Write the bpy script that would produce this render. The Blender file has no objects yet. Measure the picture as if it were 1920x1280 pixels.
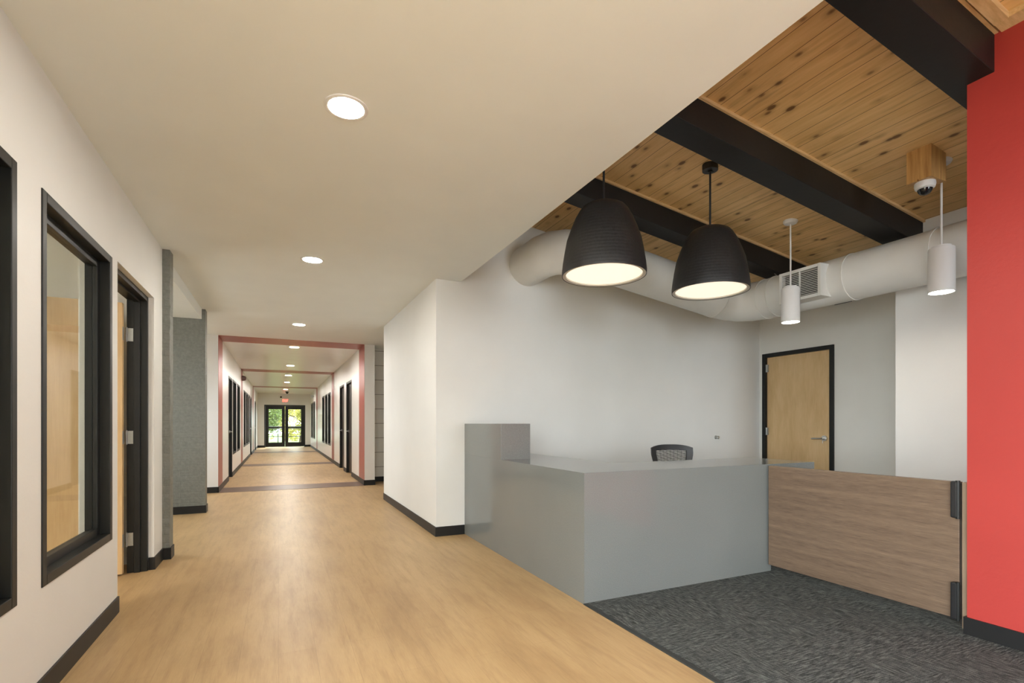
import bpy, bmesh, math, random
from math import pi, sin, cos, radians
from mathutils import Vector, Matrix
random.seed(7)
C = bpy.context.scene.collection
SC = bpy.context.scene

# ------------------------------------------------------------------ camera, world, exposure
H = 1.2
cd = bpy.data.cameras.new('camera'); cam = bpy.data.objects.new('camera', cd); C.objects.link(cam)
cam.location = (0, 0, H); cam.rotation_euler = (pi/2, 0, -math.atan2(438, 945))
cd.sensor_width = 36; cd.lens = 945/1920*36; cd.shift_y = (794-640)/1920; cd.clip_start = .02; cd.clip_end = 300
SC.camera = cam
SC.view_settings.view_transform = 'Standard'; SC.view_settings.look = 'None'
SC.view_settings.exposure = 0.72; SC.view_settings.gamma = 1; SC.view_settings.use_curve_mapping = False
w = bpy.data.worlds.new('sky'); SC.world = w; w.use_nodes = True
bg = w.node_tree.nodes['Background']; bg.inputs[0].default_value = (.89, .965, 1.02, 1); bg.inputs[1].default_value = 10.0
sd = bpy.data.lights.new('sun', 'SUN'); sd.energy = 9; sd.angle = .02; sd.color = (1, .93, .8)
sun = bpy.data.objects.new('sun', sd); C.objects.link(sun); sun.rotation_euler = (radians(48), 0, radians(158))
sun.location = (0, 40, 20)
def portal(loc, rot, sx, sy):
    l = bpy.data.lights.new('portal', 'AREA'); l.shape = 'RECTANGLE'; l.size = sx; l.size_y = sy
    l.cycles.is_portal = True
    o = bpy.data.objects.new('portal', l); C.objects.link(o); o.location = loc; o.rotation_euler = rot
portal((3.4, -4.62, 1.8), (pi/2, 0, 0), 1.6, 2.2)
portal((-1.0, -1.85, 1.35), (pi/2, 0, -pi/2), 5.1, 2.5)
portal((-2.72, 6.7, 1.65), (pi/2, 0, -pi/2), 1.2, 1.1)
portal((-2.72, 9.05, 1.5), (pi/2, 0, -pi/2), .9, 1.2)
L_DOWN = 185.0     # recessed lamp lens radiance
L_PEND = .56       # big pendant diffuser
L_CYL = 70.0       # white cylinder pendants

# ------------------------------------------------------------------ materials
M = {}
class NT:
    def __init__(s, name):
        m = bpy.data.materials.new(name); m.use_nodes = True; s.m = m; s.t = m.node_tree
        s.b = s.t.nodes['Principled BSDF']; M[name] = m
    def n(s, typ, ins=None, **kw):
        nd = s.t.nodes.new(typ)
        for k, v in kw.items(): setattr(nd, k, v)
        for k, v in (ins or {}).items():
            if isinstance(v, bpy.types.NodeSocket): s.t.links.new(v, nd.inputs[k])
            else: nd.inputs[k].default_value = v
        return nd
    def co(s, scale=(1, 1, 1), rot=(0, 0, 0), loc=(0, 0, 0)):
        tc = s.n('ShaderNodeTexCoord')
        return s.n('ShaderNodeMapping', {0: tc.outputs['Object'], 1: loc, 2: rot, 3: scale}).outputs[0]
    def noise(s, vec, scale, detail=3, rough=.5, dist=0):
        return s.n('ShaderNodeTexNoise', {'Vector': vec, 'Scale': scale, 'Detail': detail, 'Roughness': rough, 'Distortion': dist}).outputs[0]
    def ramp(s, fac, stops):
        r = s.n('ShaderNodeValToRGB', {0: fac}); e = r.color_ramp.elements
        while len(e) < len(stops): e.new(.5)
        for i, (p, c) in enumerate(stops):
            e[i].position = p; e[i].color = (*c, 1) if len(c) == 3 else c
        return r.outputs[0]
    def mix(s, fac, a, b, mode='MIX'):
        nd = s.t.nodes.new('ShaderNodeMix'); nd.data_type = 'RGBA'; nd.blend_type = mode
        for i, v in ((0, fac), (6, a), (7, b)):
            if isinstance(v, bpy.types.NodeSocket): s.t.links.new(v, nd.inputs[i])
            else: nd.inputs[i].default_value = v if i == 0 else (*v, 1)
        return nd.outputs[2]
    def math(s, op, a, b=0.0):
        return s.n('ShaderNodeMath', {0: a, 1: b}, operation=op).outputs[0]
    def bump(s, h, strength=.2, dist=.01):
        s.t.links.new(s.n('ShaderNodeBump', {'Height': h, 'Strength': strength, 'Distance': dist}).outputs[0], s.b.inputs['Normal'])
    def col(s, c):
        if isinstance(c, bpy.types.NodeSocket): s.t.links.new(c, s.b.inputs['Base Color'])
        else: s.b.inputs['Base Color'].default_value = (*c, 1)
    def rough(s, r, metal=0, spec=.5):
        if isinstance(r, bpy.types.NodeSocket): s.t.links.new(r, s.b.inputs['Roughness'])
        else: s.b.inputs['Roughness'].default_value = r
        s.b.inputs['Metallic'].default_value = metal; s.b.inputs['Specular IOR Level'].default_value = spec

def plain(name, c, r=.5, metal=0, spec=.5, var=.04, bscale=0, bstr=.1):
    t = NT(name); v = t.co()
    n = t.noise(v, 2.5, 4)
    t.col(t.ramp(n, [(.3, tuple(x*(1-var) for x in c)), (.7, tuple(min(1, x*(1+var)) for x in c))]))
    t.rough(r, metal, spec)
    if bscale: t.bump(t.noise(v, bscale, 3), bstr, .004)
    return t.m
plain('paint_white', (.80, .80, .77), .55, var=.015, bscale=60, bstr=.12)
plain('paint_ceiling', (.79, .82, .80), .6, var=.015, bscale=50, bstr=.1)
plain('paint_semigloss', (.80, .79, .765), .28, var=.015, bscale=18, bstr=.25)
plain('paint_grey', (.79, .785, .735), .6, var=.02, bscale=60, bstr=.12)
plain('paint_red', (.43, .046, .038), .42, var=.03, bscale=30, bstr=.35)
plain('paint_band', (.36, .075, .055), .35, var=.06, bscale=30, bstr=.2)
plain('black_frame', (.011, .012, .011), .42, spec=.35, var=.1)
plain('black_base', (.014, .014, .014), .45, spec=.35, var=.1)
plain('black_beam', (.011, .0105, .010), .5, spec=.35, var=.25, bscale=25, bstr=.2)
plain('black_plastic', (.015, .015, .016), .45, var=.1)
plain('dark_rubber', (.03, .035, .035), .55, var=.1)
plain('steel', (.62, .62, .6), .3, 1, var=.05)
plain('zinc', (.40, .41, .39), .4, .8, var=.15, bscale=40)
plain('duct_paint', (.76, .755, .71), .5, var=.04, bscale=9, bstr=.3)
plain('white_enamel', (.74, .73, .71), .4, var=.02)
plain('ring_white', (.62, .58, .5), .5, var=.02)
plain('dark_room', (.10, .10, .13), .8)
plain('dark_leaf', (.03, .022, .018), .4, var=.15)
plain('lens_dark', (.01, .01, .012), .08)
plain('dark_dome', (.16, .10, .09), .3)
plain('concrete', (.36, .36, .355), .8, bscale=20)
plain('bark', (.12, .08, .05), .9, var=.3, bscale=30, bstr=.8)
plain('grass', (.10, .16, .04), .9, var=.4, bscale=30, bstr=.8)

def shade_mat():
    t = NT('pendant_black'); v = t.co()
    w_ = t.n('ShaderNodeTexWave', {'Vector': v, 'Scale': 13.0, 'Distortion': .8, 'Detail': 1.0}, bands_direction='Z').outputs[1]
    n = t.noise(v, 60, 3); t.col(t.ramp(n, [(.3, (.010, .010, .010)), (.75, (.022, .022, .0225))])); t.rough(.5)
    t.bump(w_, .10, .003)
shade_mat()

def floor_mat():
    t = NT('floor_planks'); v = t.co(rot=(0, 0, pi/2))
    br = t.n('ShaderNodeTexBrick', {'Vector': v, 'Scale': 1.0, 'Mortar Size': .0008, 'Mortar Smooth': .5, 'Bias': 0.0,
        'Brick Width': 1.22, 'Row Height': .18, 'Color1': (.1, .1, .1, 1), 'Color2': (.9, .9, .9, 1), 'Mortar': (.3, .3, .3, 1)}, offset=.37, offset_frequency=2)
    grain = t.noise(t.co(scale=(8, .8, 1)), 2.4, 6, .62)
    fine = t.noise(t.co(scale=(80, 4, 1)), 3.0, 3, .6)
    blot = t.noise(t.co(scale=(2.2, .7, 1)), 1.6, 4, .55)
    c = t.ramp(blot, [(.28, (.42, .265, .135)), (.5, (.55, .375, .20)), (.72, (.64, .45, .255))])
    c = t.mix(.22, c, t.ramp(br.outputs[0], [(0, (.46, .30, .16)), (1, (.62, .44, .25))]))
    c = t.mix(t.ramp(grain, [(.33, (.5,)*3), (.54, (0,)*3)]), c, (.34, .215, .115))
    c = t.mix(.22, c, t.ramp(fine, [(.3, (.40, .25, .13)), (.7, (.66, .46, .26))]))
    c = t.mix(t.math('MULTIPLY', br.outputs[1], .5), c, (.22, .13, .07))
    c = t.mix(1.0, c, (.88, .865, .77), 'MULTIPLY'); t.col(c); t.rough(.42, 0, .35)
    t.bump(fine, .06, .002)
floor_mat()

def strip_mat():
    t = NT('floor_dark'); v = t.co(scale=(1, 12, 1))
    t.col(t.ramp(t.noise(v, 3, 5), [(.3, (.085, .045, .03)), (.7, (.17, .095, .062))])); t.rough(.42)
strip_mat()

def ceiling_wood(name, tone=1.0, k=1.0):
    t = NT(name)
    br = t.n('ShaderNodeTexBrick', {'Vector': t.co(rot=(0, 0, pi/2)), 'Scale': 1.0, 'Mortar Size': .0022, 'Mortar Smooth': .2, 'Bias': 0.0,
        'Brick Width': 9.0, 'Row Height': .135, 'Color1': (.0, .0, .0, 1), 'Color2': (1, 1, 1, 1), 'Mortar': (.5, .5, .5, 1)}, offset=.43)
    grain = t.noise(t.co(scale=(22, 1.6, 1)), 1.6, 5, .6)
    c = t.ramp(grain, [(.25, (.42*tone, .25*tone, .09*tone)), (.5, (.54*tone, .355*tone, .155*tone)), (.75, (.62*tone, .43*tone, .21*tone))])
    c = t.mix(.35, c, t.ramp(br.outputs[0], [(0, (.46*tone, .29*tone, .115*tone)), (1, (.62*tone, .43*tone, .21*tone))]))
    streak = t.noise(t.co(scale=(10, .8, 1), loc=(3, 7, 0)), 1.3, 4, .6)
    c = t.mix(t.ramp(streak, [(.56, (0,)*3), (.72, (.55,)*3)]), c, (.25, .12, .04))
    vo = t.n('ShaderNodeTexVoronoi', {'Vector': t.co(scale=(1, .55, 1)), 'Scale': 8.5, 'Randomness': 1.0})
    pick = t.math('GREATER_THAN', t.n('ShaderNodeSeparateColor', {0: vo.outputs['Color']}).outputs[0], .25)
    knot = t.ramp(vo.outputs['Distance'], [(.12, (1,)*3), (.19, (0,)*3)])
    c = t.mix(t.math('MULTIPLY', knot, pick), c, (.06, .02, .008))
    halo = t.ramp(vo.outputs['Distance'], [(.10, (.5,)*3), (.34, (0,)*3)])
    c = t.mix(t.math('MULTIPLY', halo, pick), c, (.30, .15, .05))
    c = t.mix(br.outputs[1], c, (.14, .065, .025))
    t.col(c); t.rough(.5); t.bump(br.outputs[1], -.5, .004)
ceiling_wood('pine_planks', 1.4); 
def trim_wood():
    t = NT('pine_trim'); g = t.noise(t.co(scale=(2, 30, 30)), 2, 4, .6)
    t.col(t.ramp(g, [(.3, (.60, .40, .18)), (.7, (.80, .58, .32))])); t.rough(.5)
    t = NT('pine_block'); g = t.noise(t.co(scale=(30, 30, 2)), 1.6, 4, .6)
    k = t.n('ShaderNodeTexVoronoi', {'Vector': t.co(scale=(1, 1, .4)), 'Scale': 18.0})
    c = t.ramp(g, [(.3, (.36, .18, .055)), (.7, (.58, .34, .12))])
    t.col(t.mix(t.ramp(k.outputs['Distance'], [(.06, (1,)*3), (.14, (0,)*3)]), c, (.16, .06, .02))); t.rough(.5)
trim_wood()
def maple():
    t = NT('maple'); a = t.noise(t.co(scale=(3, 3, .8)), 2.2, 5, .6); f = t.noise(t.co(scale=(40, 40, 2)), 3, 3)
    c = t.ramp(a, [(.3, (.58, .38, .17)), (.55, (.68, .47, .235)), (.8, (.74, .53, .29))])
    t.col(t.mix(.2, c, t.ramp(f, [(.3, (.5, .32, .14)), (.7, (.78, .58, .32))]))); t.rough(.42)
maple()
def walnut():
    t = NT('walnut_laminate'); a = t.noise(t.co(scale=(1, .5, 16)), 1.5, 5, .6); f = t.noise(t.co(scale=(1, 5, 180)), 2, 3, .7)
    c = t.ramp(a, [(.28, (.06, .038, .024)), (.5, (.125, .083, .053)), (.75, (.205, .141, .093))])
    t.col(t.mix(.4, c, t.ramp(f, [(.3, (.10, .062, .038)), (.7, (.36, .25, .17))]))); t.rough(.45)
walnut()
plain('walnut_pale', (.30, .215, .14), .5, var=.15)
def quartz():
    t = NT('grey_quartz'); s_ = t.noise(t.co(), 260, 2, .6); b_ = t.noise(t.co(), 1.4, 3)
    c = t.ramp(s_, [(.3, (.14, .152, .145)), (.55, (.195, .207, .197)), (.75, (.285, .295, .28))])
    t.col(t.mix(.15, c, t.ramp(b_, [(.3, (.14, .155, .148)), (.7, (.25, .26, .245))]))); t.rough(.13)
quartz()
def carpet():
    t = NT('carpet_tile')
    a = t.noise(t.co(scale=(1, 9, 1)), 13, 6, .75); b = t.noise(t.co(scale=(9, 1, 1)), 13, 6, .75)
    ck = t.noise(t.co(), 2.2, 3); f = t.noise(t.co(), 320, 2, .8)
    s_ = t.mix(t.ramp(ck, [(.42, (0,)*3), (.58, (1,)*3)]), a, b)
    s_ = t.mix(.33, s_, f)
    t.col(t.ramp(s_, [(.40, (.026, .029, .029)), (.49, (.068, .075, .073)), (.59, (.22, .235, .225))])); t.rough(.95, 0, .1)
    t.bump(f, .6, .006)
carpet()
def brick_grey():
    t = NT('painted_brick_grey')
    v = t.n('ShaderNodeTexCoord').outputs['Object']; sp = t.n('ShaderNodeSeparateXYZ', {0: v})
    cb = t.n('ShaderNodeCombineXYZ', {0: t.math('ADD', sp.outputs[0], sp.outputs[1]), 1: sp.outputs[2], 2: 0.0}).outputs[0]
    br = t.n('ShaderNodeTexBrick', {'Vector': cb, 'Scale': 1.0, 'Mortar Size': .006, 'Mortar Smooth': .7, 'Brick Width': .21, 'Row Height': .072})
    n = t.noise(v, 28, 5, .7)
    t.col(t.ramp(n, [(.3, (.155, .16, .14)), (.7, (.215, .22, .195))])); t.rough(.55)
    h = t.math('ADD', t.math('MULTIPLY', br.outputs[1], -.8), n); t.bump(h, .45, .008)
brick_grey()
def siding():
    t = NT('white_siding'); v = t.n('ShaderNodeTexCoord').outputs['Object']; sp = t.n('ShaderNodeSeparateXYZ', {0: v})
    f = t.math('FRACT', t.math('DIVIDE', sp.outputs[2], .30))
    g = t.math('LESS_THAN', f, .04)
    t.col(t.mix(g, (.74, .72, .66), (.3, .28, .24))); t.rough(.5); t.bump(g, -.6, .01)
siding()
def foliage(name, a, b):
    t = NT(name); n = t.noise(t.co(), 3, 3); t.col(t.ramp(n, [(.3, a), (.7, b)])); t.rough(.6)
    tr = t.n('ShaderNodeBsdfTranslucent', {0: (*b, 1)}); mx = t.n('ShaderNodeMixShader', {0: .45, 1: t.b.outputs[0], 2: tr.outputs[0]})
    t.t.links.new(mx.outputs[0], t.t.nodes['Material Output'].inputs[0])
foliage('leaves_green', (.05, .10, .02), (.22, .28, .06)); foliage('leaves_yellow', (.20, .20, .05), (.5, .45, .12))
def glass(name, tint, refl=1.0):
    t = NT(name); fr = t.n('ShaderNodeFresnel', {0: 1.5}); tr = t.n('ShaderNodeBsdfTransparent', {0: (*tint, 1)})
    gl = t.n('ShaderNodeBsdfGlossy', {'Roughness': .03}); f = t.math('MULTIPLY', fr.outputs[0], t.math('SUBTRACT', 1.0, t.n('ShaderNodeNewGeometry').outputs['Backfacing']))
    mx = t.n('ShaderNodeMixShader', {0: f, 1: tr.outputs[0], 2: gl.outputs[0]})
    t.t.links.new(mx.outputs[0], t.t.nodes['Material Output'].inputs[0])
glass('clear_glass', (.93, .95, .93)); glass('door_glass', (.72, .75, .74)); glass('dark_glass', (.35, .38, .5))
def emit(name, c, s):
    t = NT(name); t.col((.8, .8, .8)); t.b.inputs['Emission Color'].default_value = (*c, 1); t.b.inputs['Emission Strength'].default_value = s
emit('lamp_lens', (1, .95, .87), L_DOWN); emit('corridor_lens', (1, .95, .87), L_DOWN*2.3); emit('pendant_diffuser', (1, .86, .66), L_PEND); emit('cylinder_lens', (1, .9, .78), L_CYL)
emit('exit_red', (1, .06, .04), 4.0); emit('office_fill_panel', (1, .96, .9), 22.0)
def meshmat():
    t = NT('chair_mesh'); t.col((.03, .03, .03)); t.rough(.7)
meshmat()

# ------------------------------------------------------------------ geometry helpers
class MB:
    def __init__(s): s.v = []; s.f = []
    def add(s, vs, fs):
        o = len(s.v); s.v += [tuple(p) for p in vs]; s.f += [tuple(i+o for i in f) for f in fs]; return s
    def box(s, x0, x1, y0, y1, z0, z1):
        vs = [(x, y, z) for z in (z0, z1) for y in (y0, y1) for x in (x0, x1)]
        return s.add(vs, [(0, 2, 3, 1), (4, 5, 7, 6), (0, 1, 5, 4), (2, 6, 7, 3), (0, 4, 6, 2), (1, 3, 7, 5)])
    def hexa(s, b, t):      # 4 bottom pts ccw, 4 top pts ccw
        return s.add(list(b)+list(t), [(3, 2, 1, 0), (4, 5, 6, 7), (0, 1, 5, 4), (1, 2, 6, 5), (2, 3, 7, 6), (3, 0, 4, 7)])
    def cyl(s, p0, p1, r0, r1=None, n=24, caps=True):
        r1 = r0 if r1 is None else r1; p0 = Vector(p0); p1 = Vector(p1); d = (p1-p0).normalized()
        a = d.orthogonal().normalized(); b = d.cross(a)
        vs = []
        for p, r in ((p0, r0), (p1, r1)):
            for i in range(n):
                t = 2*pi*i/n; vs.append(p+a*cos(t)*r+b*sin(t)*r)
        fs = [(i, (i+1) % n, n+(i+1) % n, n+i) for i in range(n)]
        if caps: fs += [tuple(range(n-1, -1, -1)), tuple(range(n, 2*n))]
        return s.add(vs, fs)
    def lathe(s, prof, c, n=48):
        vs = []; m = len(prof)
        for r, z in prof:
            for i in range(n):
                t = 2*pi*i/n; vs.append((c[0]+max(r, 1e-4)*cos(t), c[1]+max(r, 1e-4)*sin(t), c[2]+z))
        fs = [(j*n+i, j*n+(i+1) % n, (j+1)*n+(i+1) % n, (j+1)*n+i) for j in range(m-1) for i in range(n)]
        return s.add(vs, fs)
    def tube(s, pts, r, n=12, caps=True, squash=None):
        pts = [Vector(p) for p in pts]; vs = []; a = None
        rs = r if isinstance(r, (list, tuple)) else [r]*len(pts)
        for k, p in enumerate(pts):
            if k == 0: d = pts[1]-p
            elif k == len(pts)-1: d = p-pts[k-1]
            else: d = (pts[k+1]-p).normalized()+(p-pts[k-1]).normalized()
            d.normalize()
            if a is None: a = d.orthogonal().normalized()
            a = (a-d*a.dot(d)).normalized(); b = d.cross(a)
            # mitre correction
            m = 1.0
            if 0 < k < len(pts)-1:
                c_ = d.dot((pts[k+1]-p).normalized()); m = 1/max(c_, .5)
                bend = ((pts[k+1]-p).normalized()-(p-pts[k-1]).normalized())
                bend = bend.normalized() if bend.length > 1e-5 else None
            else: bend = None
            for i in range(n):
                t = 2*pi*i/n; o = a*cos(t)+b*sin(t)
                if bend is not None: o = o+bend*o.dot(bend)*(m-1)
                vs.append(p+o*rs[k])
        L = len(pts)
        fs = [(j*n+i, j*n+(i+1) % n, (j+1)*n+(i+1) % n, (j+1)*n+i) for j in range(L-1) for i in range(n)]
        if caps: fs += [tuple(range(n-1, -1, -1)), tuple(range((L-1)*n, L*n))]
        return s.add(vs, fs)
    def ringx(s, x0, x1, y0, y1, z0, z1, w, bottom=True):   # rectangular ring in a plane of constant x
        s.box(x0, x1, y0, y0+w, z0, z1); s.box(x0, x1, y1-w, y1, z0, z1)
        s.box(x0, x1, y0+w, y1-w, z1-w, z1)
        if bottom: s.box(x0, x1, y0+w, y1-w, z0, z0+w)
        return s
    def build(s, name, mat, parent=None, smooth=False, bevel=0, label=None, solid=0):
        me = bpy.data.meshes.new(name)
        o = bpy.data.objects.new(name, me); C.objects.link(o)
        off = Vector((0, 0, 0))
        if parent is not None:
            o.parent = parent; off = world_loc(parent)
        elif name.split('.')[0] not in KEEP0:
            pass
        me.from_pydata([Vector(p)-off for p in s.v], [], s.f)
        bm = bmesh.new(); bm.from_mesh(me); bmesh.ops.recalc_face_normals(bm, faces=bm.faces[:]); bm.to_mesh(me); bm.free()
        me.materials.append(M[mat] if isinstance(mat, str) else mat)
        if smooth:
            for p in me.polygons: p.use_smooth = True
            md = o.modifiers.new('edge', 'EDGE_SPLIT'); md.split_angle = radians(38)
        if bevel:
            md = o.modifiers.new('bevel', 'BEVEL'); md.width = bevel; md.segments = 2; md.limit_method = 'ANGLE'
        if solid:
            md = o.modifiers.new('solid', 'SOLIDIFY'); md.thickness = solid; md.offset = 0
        if label: o['label'] = label
        return o
KEEP0 = ()
def world_loc(o):
    v = Vector((0, 0, 0))
    while o is not None: v += Vector(o.location); o = o.parent
    return v
def box(*a): return MB().box(*a)
def thing(name, loc, label=None, cat=None, group=None):
    o = bpy.data.objects.new(name, None); C.objects.link(o); o.location = loc; o.empty_display_size = .1
    return tag(o, label, cat, group)
def tag(o, label=None, cat=None, group=None, kind=None):
    if label: o['label'] = label
    if cat: o['category'] = cat
    if group: o['group'] = group
    if kind: o['kind'] = kind
    return o
def struct(name, mb, mat, label, cat, **kw):
    o = mb.build(name, mat, **kw); return tag(o, label, cat, kind='structure')
def sthing(name, loc, label, cat):
    o = thing(name, loc, label, cat); o['kind'] = 'structure'; return o
def copy_tree(o, parent=None, loc=None):
    c = o.copy(); C.objects.link(c)
    if parent is not None: c.parent = parent
    if loc is not None: c.location = loc
    for ch in list(o.children): copy_tree(ch, c)
    return c
CH = 2.74
XL = -.93; XF = -.95; XR = 1.52; YB = 5.2; YE = 28.4
SL = .144
def roof(x): return 3.347+SL*(3.55-x)

# ------------------------------------------------------------------ floor, carpet
struct('floor', box(-5, 8, -4.7, 28.6, -.2, 0), 'floor_planks', 'light tan wood plank floor running down the corridor', 'floor')
struct('floor_carpet', box(1.865, 8, -4.6, YB, 0, .006), 'carpet_tile', 'charcoal patterned carpet tiles in the reception area', 'carpet')
struct('trim_carpet_edge', box(1.835, 1.865, -4.6, 2.835, 0, .008), 'dark_rubber', 'black edging strip between wood floor and carpet', 'trim')
for i, y in enumerate((10.05, 16.0, 23.1)):
    struct('trim_floor_%d' % (i+1), box(XF, XR, y, y+.75, 0, .003), 'floor_dark', ['nearest', 'middle', 'farthest'][i]+' dark brown strip set across the corridor floor', 'floor strip')

# ------------------------------------------------------------------ ceilings
c = MB(); c.box(-1.15, 1.8, -4.7, YB, CH, CH+.12); c.box(-3.2, 1.52, YB, 10.1, CH, CH+.12); c.box(1.52, 4.2, 5.3, 10.8, CH, CH+.12)
struct('ceiling', c, 'paint_ceiling', 'smooth off-white plaster ceiling over the lobby walkway', 'ceiling')
struct('ceiling_corridor', box(XF-.15, XR+.15, 10.1, YE+.2, CH, CH+.12), 'paint_semigloss', 'slightly glossy white ceiling of the long corridor', 'ceiling')
c = MB(); xa, xb = 1.78, 8.0
c.hexa([(xa, -4.7, roof(xa)), (xb, -4.7, roof(xb)), (xb, YB, roof(xb)), (xa, YB, roof(xa))],
       [(xa, -4.7, roof(xa)+.15), (xb, -4.7, roof(xb)+.15), (xb, YB, roof(xb)+.15), (xa, YB, roof(xa)+.15)])
struct('ceiling_wood', c, 'pine_planks', 'sloping knotty pine plank ceiling over the reception desk', 'ceiling')
struct('wall_soffit', box(1.70, 1.80, -4.7, YB, CH+.12, 3.62), 'paint_ceiling', 'vertical drop of the white ceiling beside the wood ceiling', 'wall')
for y, n in ((1.39, 'nearest the red wall'), (2.63, 'between the two black pendants and the camera box'), (3.88, 'behind the black pendants')):
    x0, x1 = 1.80, (5.41 if y < 2.8 else 6.43)
    b = MB().hexa([(x0, y, roof(x0)-.225), (x1, y, roof(x1)-.225), (x1, y+.215, roof(x1)-.225), (x0, y+.215, roof(x0)-.225)],
                  [(x0, y, roof(x0)+.01), (x1, y, roof(x1)+.01), (x1, y+.215, roof(x1)+.01), (x0, y+.215, roof(x0)+.01)])
    struct('trim_beam', b, 'black_beam', 'black timber ceiling beam '+n, 'beam', bevel=.004)
    d = .018; dz = .022
    b = MB().hexa([(x0, y-d, roof(x0)-dz), (x1, y-d, roof(x1)-dz), (x1, y, roof(x1)-dz), (x0, y, roof(x0)-dz)],
                  [(x0, y-d, roof(x0)), (x1, y-d, roof(x1)), (x1, y, roof(x1)), (x0, y, roof(x0))])
    struct('trim_pine', b, 'pine_trim', 'thin pine strip along the beam '+n, 'trim')
for y in (.14, -1.11, -2.35, -3.6):
    x0, x1 = 1.80, 5.41
    b = MB().hexa([(x0, y, roof(x0)-.225), (x1, y, roof(x1)-.225), (x1, y+.215, roof(x1)-.225), (x0, y+.215, roof(x0)-.225)],
                  [(x0, y, roof(x0)+.01), (x1, y, roof(x1)+.01), (x1, y+.215, roof(x1)+.01), (x0, y+.215, roof(x0)+.01)])
    struct('trim_beam', b, 'black_beam', 'black timber ceiling beam', 'beam')
b = MB().hexa([(3.47, -.6, roof(3.47)-.03), (3.55, -.6, roof(3.55)-.03), (3.55, 1.36, roof(3.55)-.03), (3.47, 1.36, roof(3.47)-.03)],
              [(3.47, -.6, roof(3.47)), (3.55, -.6, roof(3.55)), (3.55, 1.36, roof(3.55)), (3.47, 1.36, roof(3.47))])
struct('trim_red_wall_pine', b, 'pine_trim', 'pine board along the top of the red wall', 'trim')
b = MB().hexa([(1.8, 1.30, roof(1.8)-.035), (3.47, 1.30, roof(3.47)-.035), (3.47, 1.36, roof(3.47)-.035), (1.8, 1.36, roof(1.8)-.035)],
              [(1.8, 1.30, roof(1.8)), (3.47, 1.30, roof(3.47)), (3.47, 1.36, roof(3.47)), (1.8, 1.36, roof(1.8))])
struct('trim_pine_board', b, 'pine_trim', 'wide pine board along the beam by the red wall', 'trim')

# ------------------------------------------------------------------ reception walls
b = box(XR, 6.6, YB, YB+.12, 0, 4.2)
struct('wall_back', b, 'paint_white', 'off-white wall behind the reception desk', 'wall')
struct('wall_corridor_near', box(XR, XR+.12, YB+.12, 8.12, 0, CH), 'paint_white', 'white corridor wall beside the desk corner', 'wall')
struct('wall_corridor_return', box(XR+.12, 4.2, 8.0, 8.12, 0, CH), 'paint_white', 'white return wall behind the reception', 'wall')
b = MB(); DY0, DY1, DZ = 4.10, 5.14, 2.21
b.box(6.43, 6.55, 2.86, DY0, 0, 3.4); b.box(6.43, 6.55, DY1, YB, 0, 3.4); b.box(6.43, 6.55, DY0, DY1, DZ, 3.4)
b.box(6.53, 6.56, DY0-.1, DY1+.05, 0, DZ)
struct('wall_right', b, 'paint_grey', 'grey-white wall holding the maple door', 'wall')
struct('wall_right_bump', box(5.41, 6.5, -4.6, 2.86, 0, 3.3), 'paint_white', 'brighter white wall section behind the low gate', 'wall')
struct('wall_red', box(3.55, 3.75, -.6, 1.511, 0, 3.45), 'paint_red', 'bright red painted wall at the right edge', 'wall')
b = MB(); b.box(3.538, 3.55, -.6, 1.511, 0, .102); b.box(3.538, 3.75, 1.511, 1.523, 0, .102)
struct('baseboard_red', b, 'black_base', 'black rubber baseboard under the red wall', 'baseboard')
b = MB(); b.box(XR-.01, XR, YB, 8.12, 0, .102); b.box(XR-.01, 1.838, YB-.01, YB, 0, .102)
struct('baseboard_right', b, 'black_base', 'black baseboard on the white wall left of the desk', 'baseboard', bevel=.002)
b = MB(); b.box(2.14, 6.43, YB-.01, YB, .006, .102); b.box(6.42, 6.43, 2.86, DY0, .006, .102); b.box(5.40, 5.41, -4.6, 2.86, .006, .102)
struct('baseboard_back', b, 'black_base', 'black baseboard behind the reception desk', 'baseboard')
# lobby wall behind the viewpoint, with an invented window opening to bring in daylight
b = MB(); b.box(-1.09, 2.6, -4.7, -4.58, 0, 4.4); b.box(4.2, 8, -4.7, -4.58, 0, 4.4); b.box(2.6, 4.2, -4.7, -4.58, 0, .7); b.box(2.6, 4.2, -4.7, -4.58, 2.9, 4.4)
struct('wall_front', b, 'paint_white', 'lobby wall behind the viewpoint', 'wall')
b = MB()
for x in (2.6, 3.37, 4.14): b.box(x, x+.06, -4.69, -4.6, .7, 2.9)
b.box(2.6, 4.2, -4.69, -4.6, .7, .76); b.box(2.6, 4.2, -4.69, -4.6, 2.84, 2.9)
for y in (-4.4, -2.72, -1.04, .64): b.box(-1.08, -.94, y, y+.06, .1, 2.6)  # frames of the unseen left opening, also added for daylight
b.box(-1.08, -.94, -4.4, .7, .1, .16); b.box(-1.08, -.94, -4.4, .7, 2.54, 2.6)
struct('window_added_lobby', b, 'black_frame', 'black frames of unseen lobby openings added to bring in daylight', 'window')
struct('wall_sky_lid', box(-1.15, 8, -4.7, 29, 4.4, 4.5), 'concrete', 'unseen roof slab added above the building to stop sky light leaks', 'roof')  # closes the top so no sky light leaks into the rooms

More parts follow.
